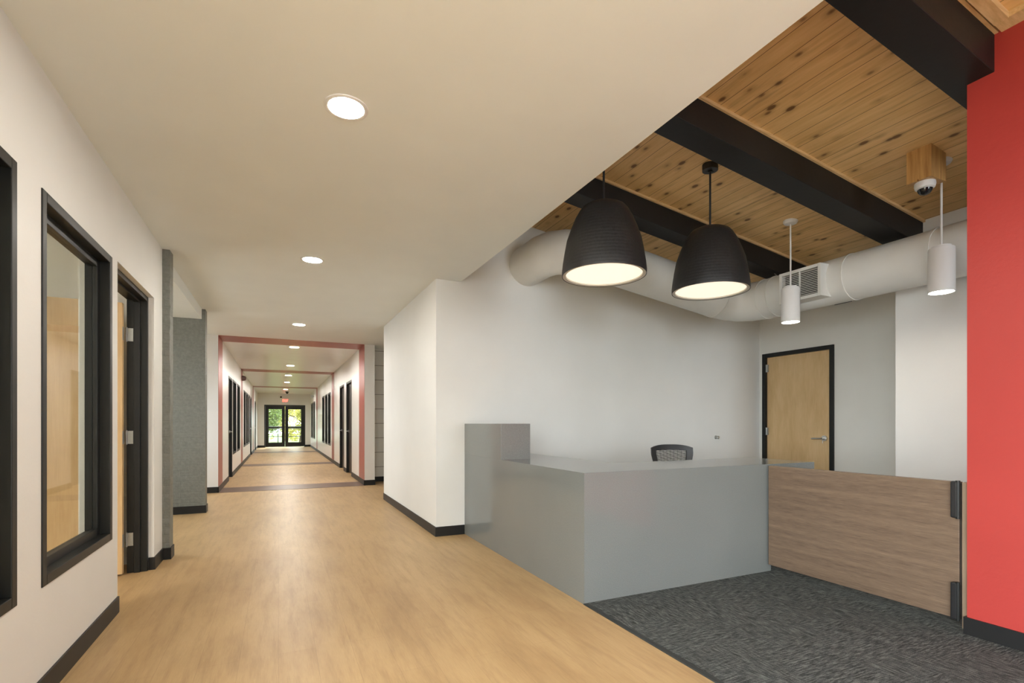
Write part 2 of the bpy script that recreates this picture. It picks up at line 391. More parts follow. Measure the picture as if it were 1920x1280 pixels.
# ------------------------------------------------------------------ windows and doors
WN = [0]
def window(xf, d, y0, y1, z0, z1, glassm, label):
    """xf wall face, d = direction into the wall (-1 left side, +1 right side)"""
    WN[0] += 1
    t = sthing('window_%d' % WN[0], (xf, (y0+y1)/2, z0), label, 'window')
    X = lambda a, b: (min(xf+d*a, xf+d*b), max(xf+d*a, xf+d*b))
    MB().ringx(*X(-.006, .11), y0, y1, z0, z1, .045).build('window_frame', 'black_frame', t, bevel=.003)
    MB().ringx(*X(.045, .068), y0+.045, y1-.045, z0+.045, z1-.045, .045).build('glazing_stop', 'black_frame', t, bevel=.002)
    MB().ringx(*X(.074, .11), y0+.045, y1-.045, z0+.045, z1-.045, .03).build('glazing_stop', 'black_frame', t, bevel=.002)
    MB().box(*X(.068, .074), y0+.06, y1-.06, z0+.06, z1-.06).build('window_pane', glassm, t)
    return t
def wall_x(name, xf, d, th, ya, yb, holes, mat, label, zt=CH):
    """wall plane x = xf between ya and yb with holes (y0,y1,z0,z1)"""
    x0, x1 = (xf, xf+d*th) if d > 0 else (xf+d*th, xf)
    b = MB(); y = ya
    for (h0, h1, z0, z1) in sorted(holes):
        b.box(x0, x1, y, h0, 0, zt)
        if z0 > 0: b.box(x0, x1, h0, h1, 0, z0)
        b.box(x0, x1, h0, h1, z1, zt); y = h1
    b.box(x0, x1, y, yb, 0, zt)
    return struct(name, b, mat, label, 'wall')
wz = (.49, 2.22)
nearw = [(1.60, 2.597), (2.83, 3.84)]
wall_x('wall_left', XL, -1, .16, -4.6, 5.33, [(-4.4, .7, .1, 2.6)]+[(a, b, *wz) for a, b in nearw]+[(3.97, 5.01, 0, 2.235)], 'paint_white', 'white wall on the left with two black framed windows and a doorway')  # first hole is an unseen opening added to let daylight in from the left
window(XL, -1, *nearw[0], *wz, 'clear_glass', 'black window frame cut off by the left edge of the photo')
window(XL, -1, *nearw[1], *wz, 'clear_glass', 'large black framed interior window left of the open doorway')

def hinge(parent, x, y, z, name='hinge'):
    b = MB(); b.box(x-.002, x+.036, y-.003, y+.0, z-.052, z+.052)      # leaf on jamb face
    b.box(x-.0225, x-.019, y-.066, y-.028, z-.052, z+.052)
    for k in range(5): b.cyl((x-.006, y-.006, z-.052+k*.0212), (x-.006, y-.006, z-.052+k*.0212+.0195), .0075, n=12)
    b.cyl((x-.006, y-.006, z-.058), (x-.006, y-.006, z+.058), .005, n=10)
    for dz in (-.036, -.012, .012, .036): b.cyl((x+.020, y-.0045, z+dz), (x+.020, y-.002, z+dz), .0045, n=8)
    return b.build(name, 'zinc', parent)

# open maple door into the near office
t = sthing('door_1', (-1.0, 4.53, 0), 'open maple door with steel hinges in black frame, left wall', 'door')
def frame_ring(x0, x1, y0, y1, z1, w): 
    b = MB(); b.box(x0, x1, y0, y0+w, 0, z1); b.box(x0, x1, y1-w, y1, 0, z1); b.box(x0, x1, y0+w, y1-w, z1-w, z1); return b
frame_ring(-1.105, -.968, 3.972, 5.008, 2.233, .037).build('door_frame', 'black_frame', t, bevel=.002)
frame_ring(-1.055, -1.015, 4.008, 4.972, 2.197, .018).build('door_stop', 'black_frame', t, bevel=.002)
lf = box(-2.03, -1.118, 4.900, 4.945, .012, 2.155).build('door_leaf', 'maple', t, bevel=.002)
for z in (1.915, 1.09, .27): hinge(t, -1.098, 4.971, z)
h = MB(); h.cyl((-1.96, 4.90, 1.02), (-1.96, 4.88, 1.02), .033); h.tube([(-1.96, 4.88, 1.02), (-1.96, 4.85, 1.02), (-1.93, 4.845, 1.02), (-1.84, 4.847, 1.02)], .009)
h.build('door_handle', 'steel', t, smooth=True)

# maple door in the back right corner
t = sthing('door_2', (6.43, 4.62, 0), 'closed maple door in black frame behind the desk', 'door')
frame_ring(6.405, 6.53, DY0, DY1, DZ, .052).build('door_frame', 'black_frame', t, bevel=.002)
box(6.445, 6.49, DY0+.054, DY1-.054, .012, DZ-.055).build('door_leaf', 'maple', t, bevel=.002)
for z in (2.0, 1.09, .27):
    b = MB(); b.cyl((6.425, DY1-.054, z-.055), (6.425, DY1-.054, z+.055), .009, n=12); b.box(6.427, 6.446, DY1-.08, DY1-.03, z-.052, z+.052)
    b.build('hinge', 'zinc', t)
h = MB(); h.cyl((6.445, 4.235, 1.01), (6.425, 4.235, 1.01), .036); h.tube([(6.43, 4.235, 1.01), (6.385, 4.235, 1.01), (6.375, 4.26, 1.008), (6.378, 4.37, 1.005)], [.012, .011, .010, .009])
h.tube([(6.425, 4.235, .995), (6.405, 4.237, .975), (6.405, 4.238, .945)], .004)
h.build('door_handle', 'steel', t, smooth=True)

# wall bumper behind the chair
t = tag(MB().lathe([(0, 0), (.024, 0), (.026, .006), (.020, .012), (.014, .03), (.021, .036), (.022, .05), (.016, .058), (0, .058)], (0, 0, 0), 24).build('door_stop', 'steel', smooth=True),
        'small round metal door bumper on the wall behind the chair', 'door stop')
t.location = (5.55, YB, 1.01); t.rotation_euler = (pi/2, 0, 0)

# ------------------------------------------------------------------ office behind the left wall
b = MB(); b.box(-4.6, -4.5, 1.0, 5.35, 0, CH+.2); b.box(-4.6, -1.09, .95, 1.05, 0, CH+.2); b.box(-4.6, -1.09, 5.28, 5.38, 0, CH+.2)
struct('wall_office', b, 'paint_grey', 'grey walls inside the near office', 'wall')
struct('ceiling_office', box(-4.6, -1.09, 1.0, 5.35, CH, CH+.1), 'paint_grey', 'ceiling inside the near office', 'ceiling')
t = tag(box(-3.6, -3.0, 1.2, 2.4, CH-.02, CH-.001).build('ceiling_fill_panel', 'office_fill_panel'), 'unseen flat light panel added on the office ceiling to light the room', 'ceiling light')  # out-of-view emitter added to brighten the office interior

# ------------------------------------------------------------------ grey pilaster, alcove
def rough_box(x0, x1, y0, y1, z0, z1, amp, n=60):
    b = MB(); vs = []; fs = []
    for k in range(n+1):
        z = z0+(z1-z0)*k/n; j = lambda: random.uniform(-amp, amp)
        vs += [(x0, y0, z), (x1+j(), y0+j(), z), (x1, y1, z), (x0, y1, z)]
    for k in range(n):
        for i in range(4): fs.append((k*4+i, k*4+(i+1) % 4, k*4+4+(i+1) % 4, k*4+4+i))
    fs += [(3, 2, 1, 0), tuple(n*4+i for i in range(4))]
    return b.add(vs, fs)
struct('wall_pilaster', rough_box(-1.35, -.872, 5.33, 5.47, 0, CH, .004), 'painted_brick_grey', 'narrow grey painted brick column past the doorway', 'wall')
struct('wall_alcove', box(-2.6, -.893, 7.9, 8.08, 0, CH), 'painted_brick_grey', 'grey painted brick wall of the left alcove', 'wall')
struct('wall_alcove_header', box(-1.02, -.935, 5.47, 7.9, 2.605, CH), 'paint_ceiling', 'white header over the left alcove', 'wall')
struct('ceiling_alcove', box(-2.6, -1.02, 5.4, 7.9, 2.605, CH), 'paint_ceiling', 'lower white ceiling inside the left alcove', 'ceiling')
b = MB()
for y0, y1, z0, z1 in ((5.3, 6.1, 0, CH), (6.1, 7.3, 0, 1.1), (6.1, 7.3, 2.2, CH), (7.3, 8.6, 0, CH), (8.6, 9.5, 0, .9), (8.6, 9.5, 2.1, CH), (9.5, 10.25, 0, CH)): b.box(-2.7, -2.6, y0, y1, z0, z1)
struct('wall_alcove_side', b, 'paint_white', 'outer wall of the left alcove with openings added for daylight', 'wall')
b = MB().ringx(-2.7, -2.62, 6.1, 7.3, 1.1, 2.2, .05); b.ringx(-2.7, -2.62, 8.6, 9.5, .9, 2.1, .05)
struct('window_added_alcove', b, 'black_frame', 'black frames of the daylight openings added behind the left alcove', 'window')  # invented openings, let daylight reach the corridor from the left
struct('wall_alcove_front', box(-2.6, -1.35, 5.38, 5.47, 0, CH), 'paint_grey', 'front wall of the left alcove', 'wall')
b = MB(); b.box(-2.6, -.883, 7.89, 7.9, 0, .102); b.box(-.893, -.883, 7.9, 8.08, 0, .102)
struct('baseboard_alcove', b, 'black_base', 'black baseboard along the grey alcove wall', 'baseboard')
b = MB(); b.box(XL, XL+.01, .75, 3.97, 0, .102)
struct('baseboard_left', b, 'black_base', 'black baseboard under the left windows', 'baseboard')
b = MB(); b.box(XL, XL+.01, 5.01, 5.33, 0, .102); b.box(-.94, -.862, 5.318, 5.33, 0, .102); b.box(-.872, -.862, 5.33, 5.47, 0, .102); b.box(-.966, -.92, 5.0, 5.01, 0, .102)
struct('baseboard_pilaster', b, 'black_base', 'black baseboard wrapping the grey column', 'baseboard')

# ------------------------------------------------------------------ far corridor
lw = [(13.2, 14.2), (14.5, 15.5), (17.2, 18.15), (18.45, 19.4), (19.7, 20.6)]
rw = [(17.1, 18.0), (18.25, 19.15), (19.5, 20.5), (24.7, 25.5), (25.8, 26.6), (26.9, 27.7)]
ld = [(12.1, 13.0), (21.0, 21.95), (25.0, 25.95)]
rd = [(12.0, 12.98), (13.5, 14.45)]
b = wall_x('wall_corridor_left', XF, -1, .16, 10.1, YE, [(a, c, *wz) for a, c in lw]+[(a, c, 0, 2.21) for a, c in ld], 'paint_semigloss', 'left wall of the far corridor with red bands')
b = wall_x('wall_corridor_right', XR, 1, .16, 10.1, YE, [(a, c, *wz) for a, c in rw]+[(a, c, 0, 2.21) for a, c in rd], 'paint_semigloss', 'right wall of the far corridor with red bands')
struct('wall_corridor_corner', box(-2.6, XF-.16, 10.1, 10.25, 0, CH), 'paint_white', 'white wall face left of the corridor opening', 'wall')
struct('wall_right_corner', box(XR+.16, 1.715, 10.1, 10.67, 0, CH), 'paint_white', 'white wall end right of the corridor opening', 'wall')
struct('wall_siding', box(1.6, 4.2, 10.67, 10.8, 0, CH), 'white_siding', 'white board wall with horizontal lines beside the corridor', 'wall')
struct('wall_side_passage', box(4.1, 4.2, 8.0, 10.8, 0, CH), 'paint_white', 'end of the side passage', 'wall')
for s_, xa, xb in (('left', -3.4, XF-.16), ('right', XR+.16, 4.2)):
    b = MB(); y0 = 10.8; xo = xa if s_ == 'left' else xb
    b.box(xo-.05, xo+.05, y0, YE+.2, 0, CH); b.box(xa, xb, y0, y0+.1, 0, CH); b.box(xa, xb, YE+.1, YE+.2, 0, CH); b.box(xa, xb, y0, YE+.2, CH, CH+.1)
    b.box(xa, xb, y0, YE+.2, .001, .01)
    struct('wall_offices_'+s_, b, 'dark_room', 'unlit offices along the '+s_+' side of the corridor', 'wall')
names = {0: 'nearest', 1: 'second', 2: 'third', 3: 'fourth', 4: 'fifth', 5: 'farthest'}
for i, (a, c_) in enumerate(lw): window(XF, -1, a, c_, *wz, 'dark_glass', 'dark window on the left corridor wall, %s from the lobby' % names[i])
for i, (a, c_) in enumerate(rw): window(XR, 1, a, c_, *wz, 'dark_glass', 'dark window on the right corridor wall, %s from the lobby' % names[i])
dn = 3
for d, xf, L in ((-1, XF, ld), (1, XR, rd)):
    for i, (a, c_) in enumerate(L):
        X = lambda p, q: (min(xf+d*p, xf+d*q), max(xf+d*p, xf+d*q))
        t = sthing('door_%d' % dn, (xf, (a+c_)/2, 0), '%s dark door on the %s corridor wall' % (['nearest', 'second', 'farthest'][i], 'left' if d < 0 else 'right'), 'door'); dn += 1
        frame_ring(*X(-.004, .15), a, c_, 2.21, .05).build('door_frame', 'black_frame', t, bevel=.003)
        MB().box(*X(.05, .09), a+.052, c_-.052, .012, 2.155).build('door_leaf', 'dark_leaf', t)
        hy = c_-.13
        h = MB(); h.cyl((xf+d*.05, hy, 1.02), (xf+d*.03, hy, 1.02), .032, n=16); h.tube([(xf+d*.04, hy, 1.02), (xf-d*.005, hy, 1.02), (xf-d*.01, hy-.03, 1.02), (xf-d*.01, hy-.12, 1.02)], .009, 8)
        h.build('door_handle', 'steel', t, smooth=True)
b = MB()
def base_run(b, x0, x1, ya, yb, doors):
    y = ya
    for a, c_ in doors: b.box(x0, x1, y, a, 0, .102); y = c_
    b.box(x0, x1, y, yb, 0, .102)
base_run(b, XF, XF+.01, 10.09, YE, ld); b.box(-2.6, XF+.01, 10.09, 10.1, 0, .102); 
struct('baseboard_corridor_left', b, 'black_base', 'black baseboard on the left side of the corridor', 'baseboard')
b = MB(); base_run(b, XR-.01, XR, 10.09, YE, rd); b.box(XR-.01, 1.725, 10.09, 10.1, 0, .102); b.box(1.715, 1.725, 10.1, 10.67, 0, .102); b.box(1.725, 4.1, 10.66, 10.67, 0, .102)
struct('baseboard_corridor_right', b, 'black_base', 'black baseboard on the right side of the corridor', 'baseboard')
for i, y in enumerate((10.05, 16.0, 23.1)):
    b = MB(); y = max(y, 10.102); y1 = y+.72
    b.box(XF, XF+.003, y, y1, .102, CH); b.box(XR-.003, XR, y, y1, .102, CH); b.box(XF, XR, y, y1, CH-.003, CH)
    struct('trim_%d' % (i+1), b, 'paint_band', ['nearest', 'middle', 'farthest'][i]+' red painted band around the corridor walls and ceiling', 'painted band')
# end wall with glazed double door
EX0, EX1, EZ = -.65, 1.27, 2.16
b = MB(); b.box(XF-.16, EX0, YE, YE+.16, 0, CH); b.box(EX1, XR+.16, YE, YE+.16, 0, CH); b.box(EX0, EX1, YE, YE+.16, EZ, CH)
struct('wall_end', b, 'paint_white', 'white wall at the far end of the corridor', 'wall')
b = MB(); b.box(XF, EX0, YE-.01, YE, 0, .102); b.box(EX1, XR, YE-.01, YE, 0, .102)
struct('baseboard_end', b, 'black_base', 'black baseboard on the corridor end wall', 'baseboard')
t = sthing('door_%d' % dn, ((EX0+EX1)/2, YE, 0), 'black glazed double doors at the far end of the corridor', 'door')
b = MB(); b.box(EX0, EX0+.05, YE-.005, YE+.12, 0, EZ); b.box(EX1-.05, EX1, YE-.005, YE+.12, 0, EZ); b.box(EX0+.05, EX1-.05, YE-.005, YE+.12, EZ-.05, EZ)
b.build('door_frame', 'black_frame', t)
xm = (EX0+EX1)/2
for x0, x1 in ((EX0+.052, xm-.003), (xm+.003, EX1-.052)):
    b = MB(); b.box(x0, x0+.15, YE+.02, YE+.065, .01, EZ-.052); b.box(x1-.15, x1, YE+.02, YE+.065, .01, EZ-.052)
    b.box(x0+.15, x1-.15, YE+.02, YE+.065, .01, .24); b.box(x0+.15, x1-.15, YE+.02, YE+.065, EZ-.22, EZ-.052)
    lf = b.build('door_leaf', 'black_frame', t)
    box(x0+.15, x1-.15, YE+.04, YE+.046, .24, EZ-.22).build('window_pane', 'door_glass', lf)
    h = MB(); h.box(x0+.05, x1-.05, YE-.05, YE-.02, .97, 1.03); h.box(x0+.06, x0+.12, YE-.03, YE+.02, .96, 1.04); h.box(x1-.12, x1-.06, YE-.03, YE+.02, .96, 1.04)
    h.build('push_bar', 'black_frame', lf)

# exit sign, camera, detector, alarms in the corridor
t = thing('exit_sign', (.32, YE-.05, 2.30), 'lit red EXIT sign above the glass doors at the corridor end', 'exit sign')
box(.17, .47, YE-.045, YE, 2.29, 2.47).build('housing', 'white_enamel', t, bevel=.004)
fc = bpy.data.curves.new('exit_text', 'FONT'); fc.body = 'EXIT'; fc.size = .17; fc.extrude = .004; fc.align_x = 'CENTER'; fc.align_y = 'CENTER'
fo = bpy.data.objects.new('exit_text_source', fc); C.objects.link(fo)
dg = bpy.context.evaluated_depsgraph_get(); me = bpy.data.meshes.new_from_object(fo.evaluated_get(dg)); bpy.data.objects.remove(fo)
me.materials.clear(); me.materials.append(M['exit_red'])
lo = bpy.data.objects.new('lettering', me); C.objects.link(lo); lo.parent = t; lo.location = (0, 0, .08); lo.rotation_euler = (pi/2, 0, 0); lo.scale = (.75, 1.05, 1)
b = MB().box(.175, .465, YE-.046, YE-.0455, 2.295, 2.465)
t = thing('dome_camera', (.38, 26.6, CH), 'small dark dome camera on the ceiling before the exit sign', 'camera')
MB().lathe([(0, 0), (.075, 0), (.075, -.03), (.06, -.045)], (.38, 26.6, CH), 20).build('camera_base', 'black_plastic', t, smooth=True)
MB().lathe([(.055, -.045), (.05, -.075), (.03, -.095), (0, -.1)], (.38, 26.6, CH), 20).build('camera_lens', 'lens_dark', t, smooth=True)
t = thing('motion_sensor', (.12, YE, 2.56), 'small dark sensor on the wall left of the exit sign', 'sensor')
box(.08, .16, YE-.05, YE, 2.52, 2.60).build('housing', 'black_plastic', t, bevel=.008)
t = thing('alarm_dome', (XF, 16.35, 2.50), 'small round dark dome sticking out of the left corridor wall at the second red band', 'alarm')
m_ = MB(); m_.lathe([(0, .11), (.04, .105), (.065, .08), (.075, .03), (.078, 0), (0, 0)], (0, 0, 0), 24)
o = m_.build('alarm_cover', 'dark_dome', smooth=True); o.parent = t; o.rotation_euler = (0, pi/2, 0); o.location = (.003, 0, 0)
t = thing('emergency_light', (XR, 25.3, 2.42), 'small two-headed emergency light high on the right corridor wall', 'emergency light')
box(XR-.06, XR, 25.15, 25.45, 2.36, 2.46).build('housing', 'white_enamel', t, bevel=.005)
for y in (25.2, 25.4): MB().cyl((XR-.06, y, 2.50), (XR-.12, y-.04, 2.49), .045, .055, 16).build('lamp_head', 'steel', t)

# ------------------------------------------------------------------ recessed ceiling lights
def downlight(loc, label):
    t = thing('recessed_light', loc, label, 'ceiling light', 'recessed lights down the walkway ceiling')
    x, y, z = loc
    MB().lathe([(.082, .0), (.084, -.004), (.098, -.0065), (.104, -.004), (.105, .0)], loc, 48).build('trim_ring', 'white_enamel', t, smooth=True)
    MB().lathe([(0, -.0032), (.05, -.0034), (.083, -.003), (.083, 0), (0, 0)], loc, 40).build('lens', 'lamp_lens', t)
    return t
d0 = downlight((.30, 2.57, CH), 'round recessed ceiling light nearest to the viewer')
labs = ['round recessed ceiling light second from the viewer, past the doorway', 'recessed ceiling light just before the first red band',
        'recessed ceiling light just past the first red band', 'recessed light fifth down the ceiling, before the second red band', 'recessed light just past the second red band',
        'recessed light between the second and third red bands', 'recessed light nearest the glass end doors']
for (y, lb) in zip((5.09, 8.50, 11.05, 14.6, 17.6, 20.5, 24.8), labs):
    if y == 11.05:
        d1 = copy_tree(d0, None, (.29, y, CH)); o = d1
        for ch in o.children:
            if ch.name.startswith('lens'): ch.data = ch.data.copy(); ch.data.materials[0] = M['corridor_lens']
    elif y > 11.05: o = copy_tree(d1, None, (.29, y, CH))
    else: o = copy_tree(d0, None, (.29, y, CH))
    o['label'] = lb
o = copy_tree(d0, None, (.30, -.9, CH)); o['label'] = 'round recessed ceiling light added behind the viewpoint for extra light'  # extra lamp out of view, added for its light

# ------------------------------------------------------------------ reception desk
DX, DYF, DT = 1.84, 2.83, .872
t = thing('reception_desk', (DX, DYF, 0), 'L-shaped grey solid-surface reception desk with a raised block at the left wall', 'desk')
box(DX, DX+.022, DYF+.002, YB-.003, .0, DT-.001).build('side_panel', 'grey_quartz', t)
box(DX+.0005, 3.63, DYF, DYF+.03, .008, DT-.0005).build('front_panel', 'grey_quartz', t)
b = MB()
pl = [(DX+.001, DYF+.001), (4.17, DYF+.001), (4.17, 3.47), (2.53, 3.47), (2.53, YB-.003), (DX+.001, YB-.003)]
n = len(pl); b.add([(x, y, DT-.058) for x, y in pl]+[(x, y, DT) for x, y in pl], [tuple(range(n-1, -1, -1)), tuple(range(n, 2*n))]+[(i, (i+1) % n, n+(i+1) % n, n+i) for i in range(n)])
b.build('worktop', 'grey_quartz', t, bevel=.0015)
box(DX-.0005, 2.137, 4.206, YB-.002, DT-.002, 1.20).build('raised_block', 'grey_quartz', t, bevel=.0015)
box(3.63, 3.66, DYF+.05, 3.43, .006, DT-.058).build('support_panel', 'grey_quartz', t)
box(2.47, 2.49, 3.5, 5.15, .006, DT-.058).build('support_panel', 'grey_quartz', t)

# ------------------------------------------------------------------ gate
t = thing('reception_gate', (3.6, 1.6, 0), 'low walnut laminate swing gate between the desk and the red wall', 'gate')
box(3.578, 3.618, 1.560, 2.812, .068, .862).build('gate_panel', 'walnut_laminate', t, bevel=.002)
box(3.578, 3.618, 1.513, 1.546, .02, .862).build('gate_post', 'walnut_pale', t, bevel=.001)
box(3.585, 3.611, 1.547, 1.559, .068, .855).build('gap_strip', 'dark_leaf', t)
for z0, z1 in ((.655, .868), (.068, .282)):
    b = MB(); b.box(3.545, 3.577, 1.552, 1.590, z0, z1)
    hn = b.build('hinge', 'black_plastic', t, bevel=.008)
    MB().cyl((3.556, 1.556, z0-.004), (3.556, 1.556, z1+.004), .011, n=16).build('hinge_barrel', 'black_frame', hn, smooth=True)
    for zz in (z0+.03, z1-.012): MB().cyl((3.571, 1.594, zz), (3.579, 1.594, zz), .0035, n=8).build('screw', 'steel', hn)

# ------------------------------------------------------------------ office chair
CX, CY = 4.01, 4.12
t = thing('office_chair', (CX, CY, .006), 'black mesh-back office chair tucked behind the desk', 'office chair')
b = MB()
for k in range(5):
    a = 2*pi*k/5+.3; e = Vector((CX+.29*cos(a), CY+.29*sin(a), .075)); b.tube([(CX, CY, .12), (CX+.15*cos(a), CY+.15*sin(a), .10), e], [.032, .026, .018], 10)
b.build('star_base', 'black_plastic', t, smooth=True)
for k in range(5):
    a = 2*pi*k/5+.3; x, y = CX+.29*cos(a), CY+.29*sin(a)
    MB().cyl((x-.022, y, .034), (x-.004, y, .034), .028, n=16).cyl((x+.004, y, .034), (x+.022, y, .034), .028, n=16).cyl((x, y, .034), (x, y, .08), .006, n=8).build('castor', 'black_plastic', t)
MB().cyl((CX, CY, .11), (CX, CY, .30), .028, n=20).cyl((CX, CY, .28), (CX, CY, .41), .018, n=20).build('gas_lift', 'black_plastic', t, smooth=True)
b = MB(); N = 32
def sup(t_, a, b_): return (a*math.copysign(abs(cos(t_))**.55, cos(t_)), b_*math.copysign(abs(sin(t_))**.55, sin(t_)))
vs = []
for (s_, z) in ((.85, .415), (1, .43), (1, .465), (.93, .482), (.6, .488)):
    for i in range(N):
        x, y = sup(2*pi*i/N, .245*s_, .235*s_); vs.append((CX+x, CY+y, z))
fs = [(j*N+i, j*N+(i+1) % N, (j+1)*N+(i+1) % N, (j+1)*N+i) for j in range(4) for i in range(N)]+[tuple(range(N-1, -1, -1)), tuple(range(4*N, 5*N))]
b.add(vs, fs).build('seat', 'black_plastic', t, smooth=True)
# backrest frame: rounded trapezoid loop with wide band; mesh weave inside
bt = thing('backrest', (CX, CY+.25, .55)); bt.parent = t; bt.location = (0, .25, .54)
ROT = radians(-20); BC = Vector((CX, CY+.25, 0))
def bp(u, z, off=0):     # u across (-1..1) * half width at height z ; curved back
    hw = .155+.085*min(1, max(0, (z-.50)/.36)); x = u*hw; y = .05*(abs(u)**2)*-1+.02+off+(z-.5)*.12
    p = Matrix.Rotation(ROT, 3, 'Z') @ Vector((x, y, 0)); return Vector((BC.x+p.x, BC.y+p.y, z))
zt, zb = .965, .54
outer = []; inner = []
K = 14
def ztop(u): return zt-.035*abs(u)**3
b = MB()
def band(f_out, f_in, n_=K):
    vs = []; fs = []
    for i in range(n_+1):
        s_ = i/n_
        for (u, z), off in ((f_out(s_), -.014), (f_out(s_), .014), (f_in(s_), .012), (f_in(s_), -.012)): vs.append(bp(u, z, off))
    for i in range(n_):
        for j in range(4): fs.append((i*4+j, i*4+(j+1) % 4, (i+1)*4+(j+1) % 4, (i+1)*4+j))
    fs += [(0, 1, 2, 3), (n_*4+3, n_*4+2, n_*4+1, n_*4)]
    b.add(vs, fs)
band(lambda s: (-1+2*s, ztop(-1+2*s)), lambda s: (-.74+1.48*s, .905-.006*abs(-1+2*s)**2))
band(lambda s: (-1, zb+(ztop(1)-zb)*s), lambda s: (-.74, zb+.05+(.90-zb-.05)*s))
band(lambda s: (1, zb+(ztop(1)-zb)*s), lambda s: (.74, zb+.05+(.90-zb-.05)*s))
band(lambda s: (-1+2*s, zb), lambda s: (-.74+1.48*s, zb+.05))
# build() subtracts the parent's world position
bf = b.build('back_frame', 'black_plastic', t, smooth=True)
b = MB()
for k in range(30):
    z = zb+.055+k*.0105
    if z > .905: break
    b.tube([bp(-.76+1.52*i/12, z+.0018*sin(i*2.1+k*1.7)) for i in range(13)], .0029, 5)
for k in range(9):
    u = -.7+1.4*k/8; b.tube([bp(u, zb+.05), bp(u, .72), bp(u, .905)], .0012, 4)
b.build('mesh_back', 'chair_mesh', t)
bpy.data.objects.remove(bt)
MB().tube([(CX, CY+.05, .40), (CX, CY+.22, .40), (CX, CY+.30, .46), (CX, CY+.29, .60)], .02, 10).build('back_support', 'black_plastic', t, smooth=True)
for s_ in (-1, 1):
    x = CX+s_*.27
    MB().tube([(CX+s_*.2, CY+.02, .415), (x, CY+.02, .42), (x, CY+.03, .62)], .014, 8).box(x-.035, x+.035, CY-.11, CY+.14, .62, .645).build('armrest', 'black_plastic', t, bevel=.006)

# ------------------------------------------------------------------ black dome pendants
def pendant(loc, label):
    x, y, z = loc       # z = bottom rim
    t = thing('dome_pendant', loc, label, 'pendant light', 'black dome pendants over the desk')
    zc = roof(x)
    prof = [(.296, .006), (.31, .0), (.311, .03), (.305, .087), (.292, .17), (.275, .26), (.247, .34), (.214, .42), (.183, .475), (.158, .505), (.12, .524), (.06, .531), (0, .532)]
    MB().lathe(prof, loc, 72).build('lamp_shade', 'pendant_black', t, smooth=True)
    MB().lathe([(.305, .002), (.300, .001), (.282, .006), (.280, .02)], loc, 64).build('rim_ring', 'ring_white', t, smooth=True)
    MB().lathe([(.281, .016), (.15, .014), (0, .014)], loc, 64).build('diffuser', 'pendant_diffuser', t)
    MB().cyl((x, y, z+.53), (x, y, z+.56), .03, .012, 20).cyl((x, y, z+.53), (x, y, zc-.01), .0085, n=12).build('stem', 'black_plastic', t, smooth=True)
    b = MB().cyl((x, y, zc-.045), (x, y, zc+.01), .063, n=32).cyl((x, y, zc-.06), (x, y, zc-.04), .02, n=16)
    for a in (0, 1, 2): b.cyl((x+.035*cos(a*2.1), y+.035*sin(a*2.1), zc-.049), (x+.035*cos(a*2.1), y+.035*sin(a*2.1), zc-.04), .005, n=8)
    b.build('canopy', 'black_plastic', t, smooth=True)
pendant((2.20, 3.12, 2.30), 'black dome pendant light nearer the white ceiling edge, left of the pair')
pendant((3.31, 3.16, 2.315), 'black dome pendant light on the right of the pair, with its round canopy in view')

# ------------------------------------------------------------------ white cylinder pendants
def cyl_pendant(loc, label):
    x, y, z = loc; zc = roof(x)
    t = thing('cylinder_pendant', loc, label, 'pendant light', 'white cylinder pendants')
    MB().lathe([(.077, .012), (.077, 0), (.083, 0), (.083, .325), (.079, .337), (.060, .34), (.060, .352), (0, .352)], loc, 40).build('lamp_body', 'white_enamel', t, smooth=True)
    MB().lathe([(0, .012), (.078, .012)], loc, 32).build('lens', 'cylinder_lens', t)
    MB().cyl((x, y, z+.35), (x, y, zc), .0075, n=12).build('stem', 'white_enamel', t, smooth=True)
    MB().lathe([(0, -.03), (.03, -.03), (.055, -.024), (.066, -.008), (.066, .02)], (x, y, zc), 32).build('canopy', 'white_enamel', t, smooth=True)
cyl_pendant((4.59, 3.36, 2.20), 'white cylinder pendant hanging in front of the duct grille')
cyl_pendant((4.587, 2.11, 2.20), 'white cylinder pendant hanging nearest the red wall')

# wood box with dome camera
t = thing('ceiling_box', (4.40, 2.12, 3.0), 'small pine box fixed to the wood ceiling near the red wall', 'wooden box')
b = MB().hexa([(4.30, 2.04, 3.0), (4.50, 2.04, 3.0), (4.50, 2.20, 3.0), (4.30, 2.20, 3.0)],
              [(4.30, 2.04, roof(4.30)), (4.50, 2.04, roof(4.50)), (4.50, 2.20, roof(4.50)), (4.30, 2.20, roof(4.30))])
b.build('box_body', 'pine_block', t, bevel=.002)
t = thing('security_camera', (4.385, 2.12, 3.0), 'white dome security camera under the pine box', 'camera')
p = (4.385, 2.12, 3.0)
MB().lathe([(0, 0), (.064, 0), (.066, -.02), (.060, -.042), (.047, -.05)], p, 32).build('camera_base', 'white_enamel', t, smooth=True)
MB().lathe([(.047, -.047), (.043, -.066), (.03, -.083), (.014, -.09), (0, -.092)], p, 28).build('camera_lens', 'lens_dark', t, smooth=True)

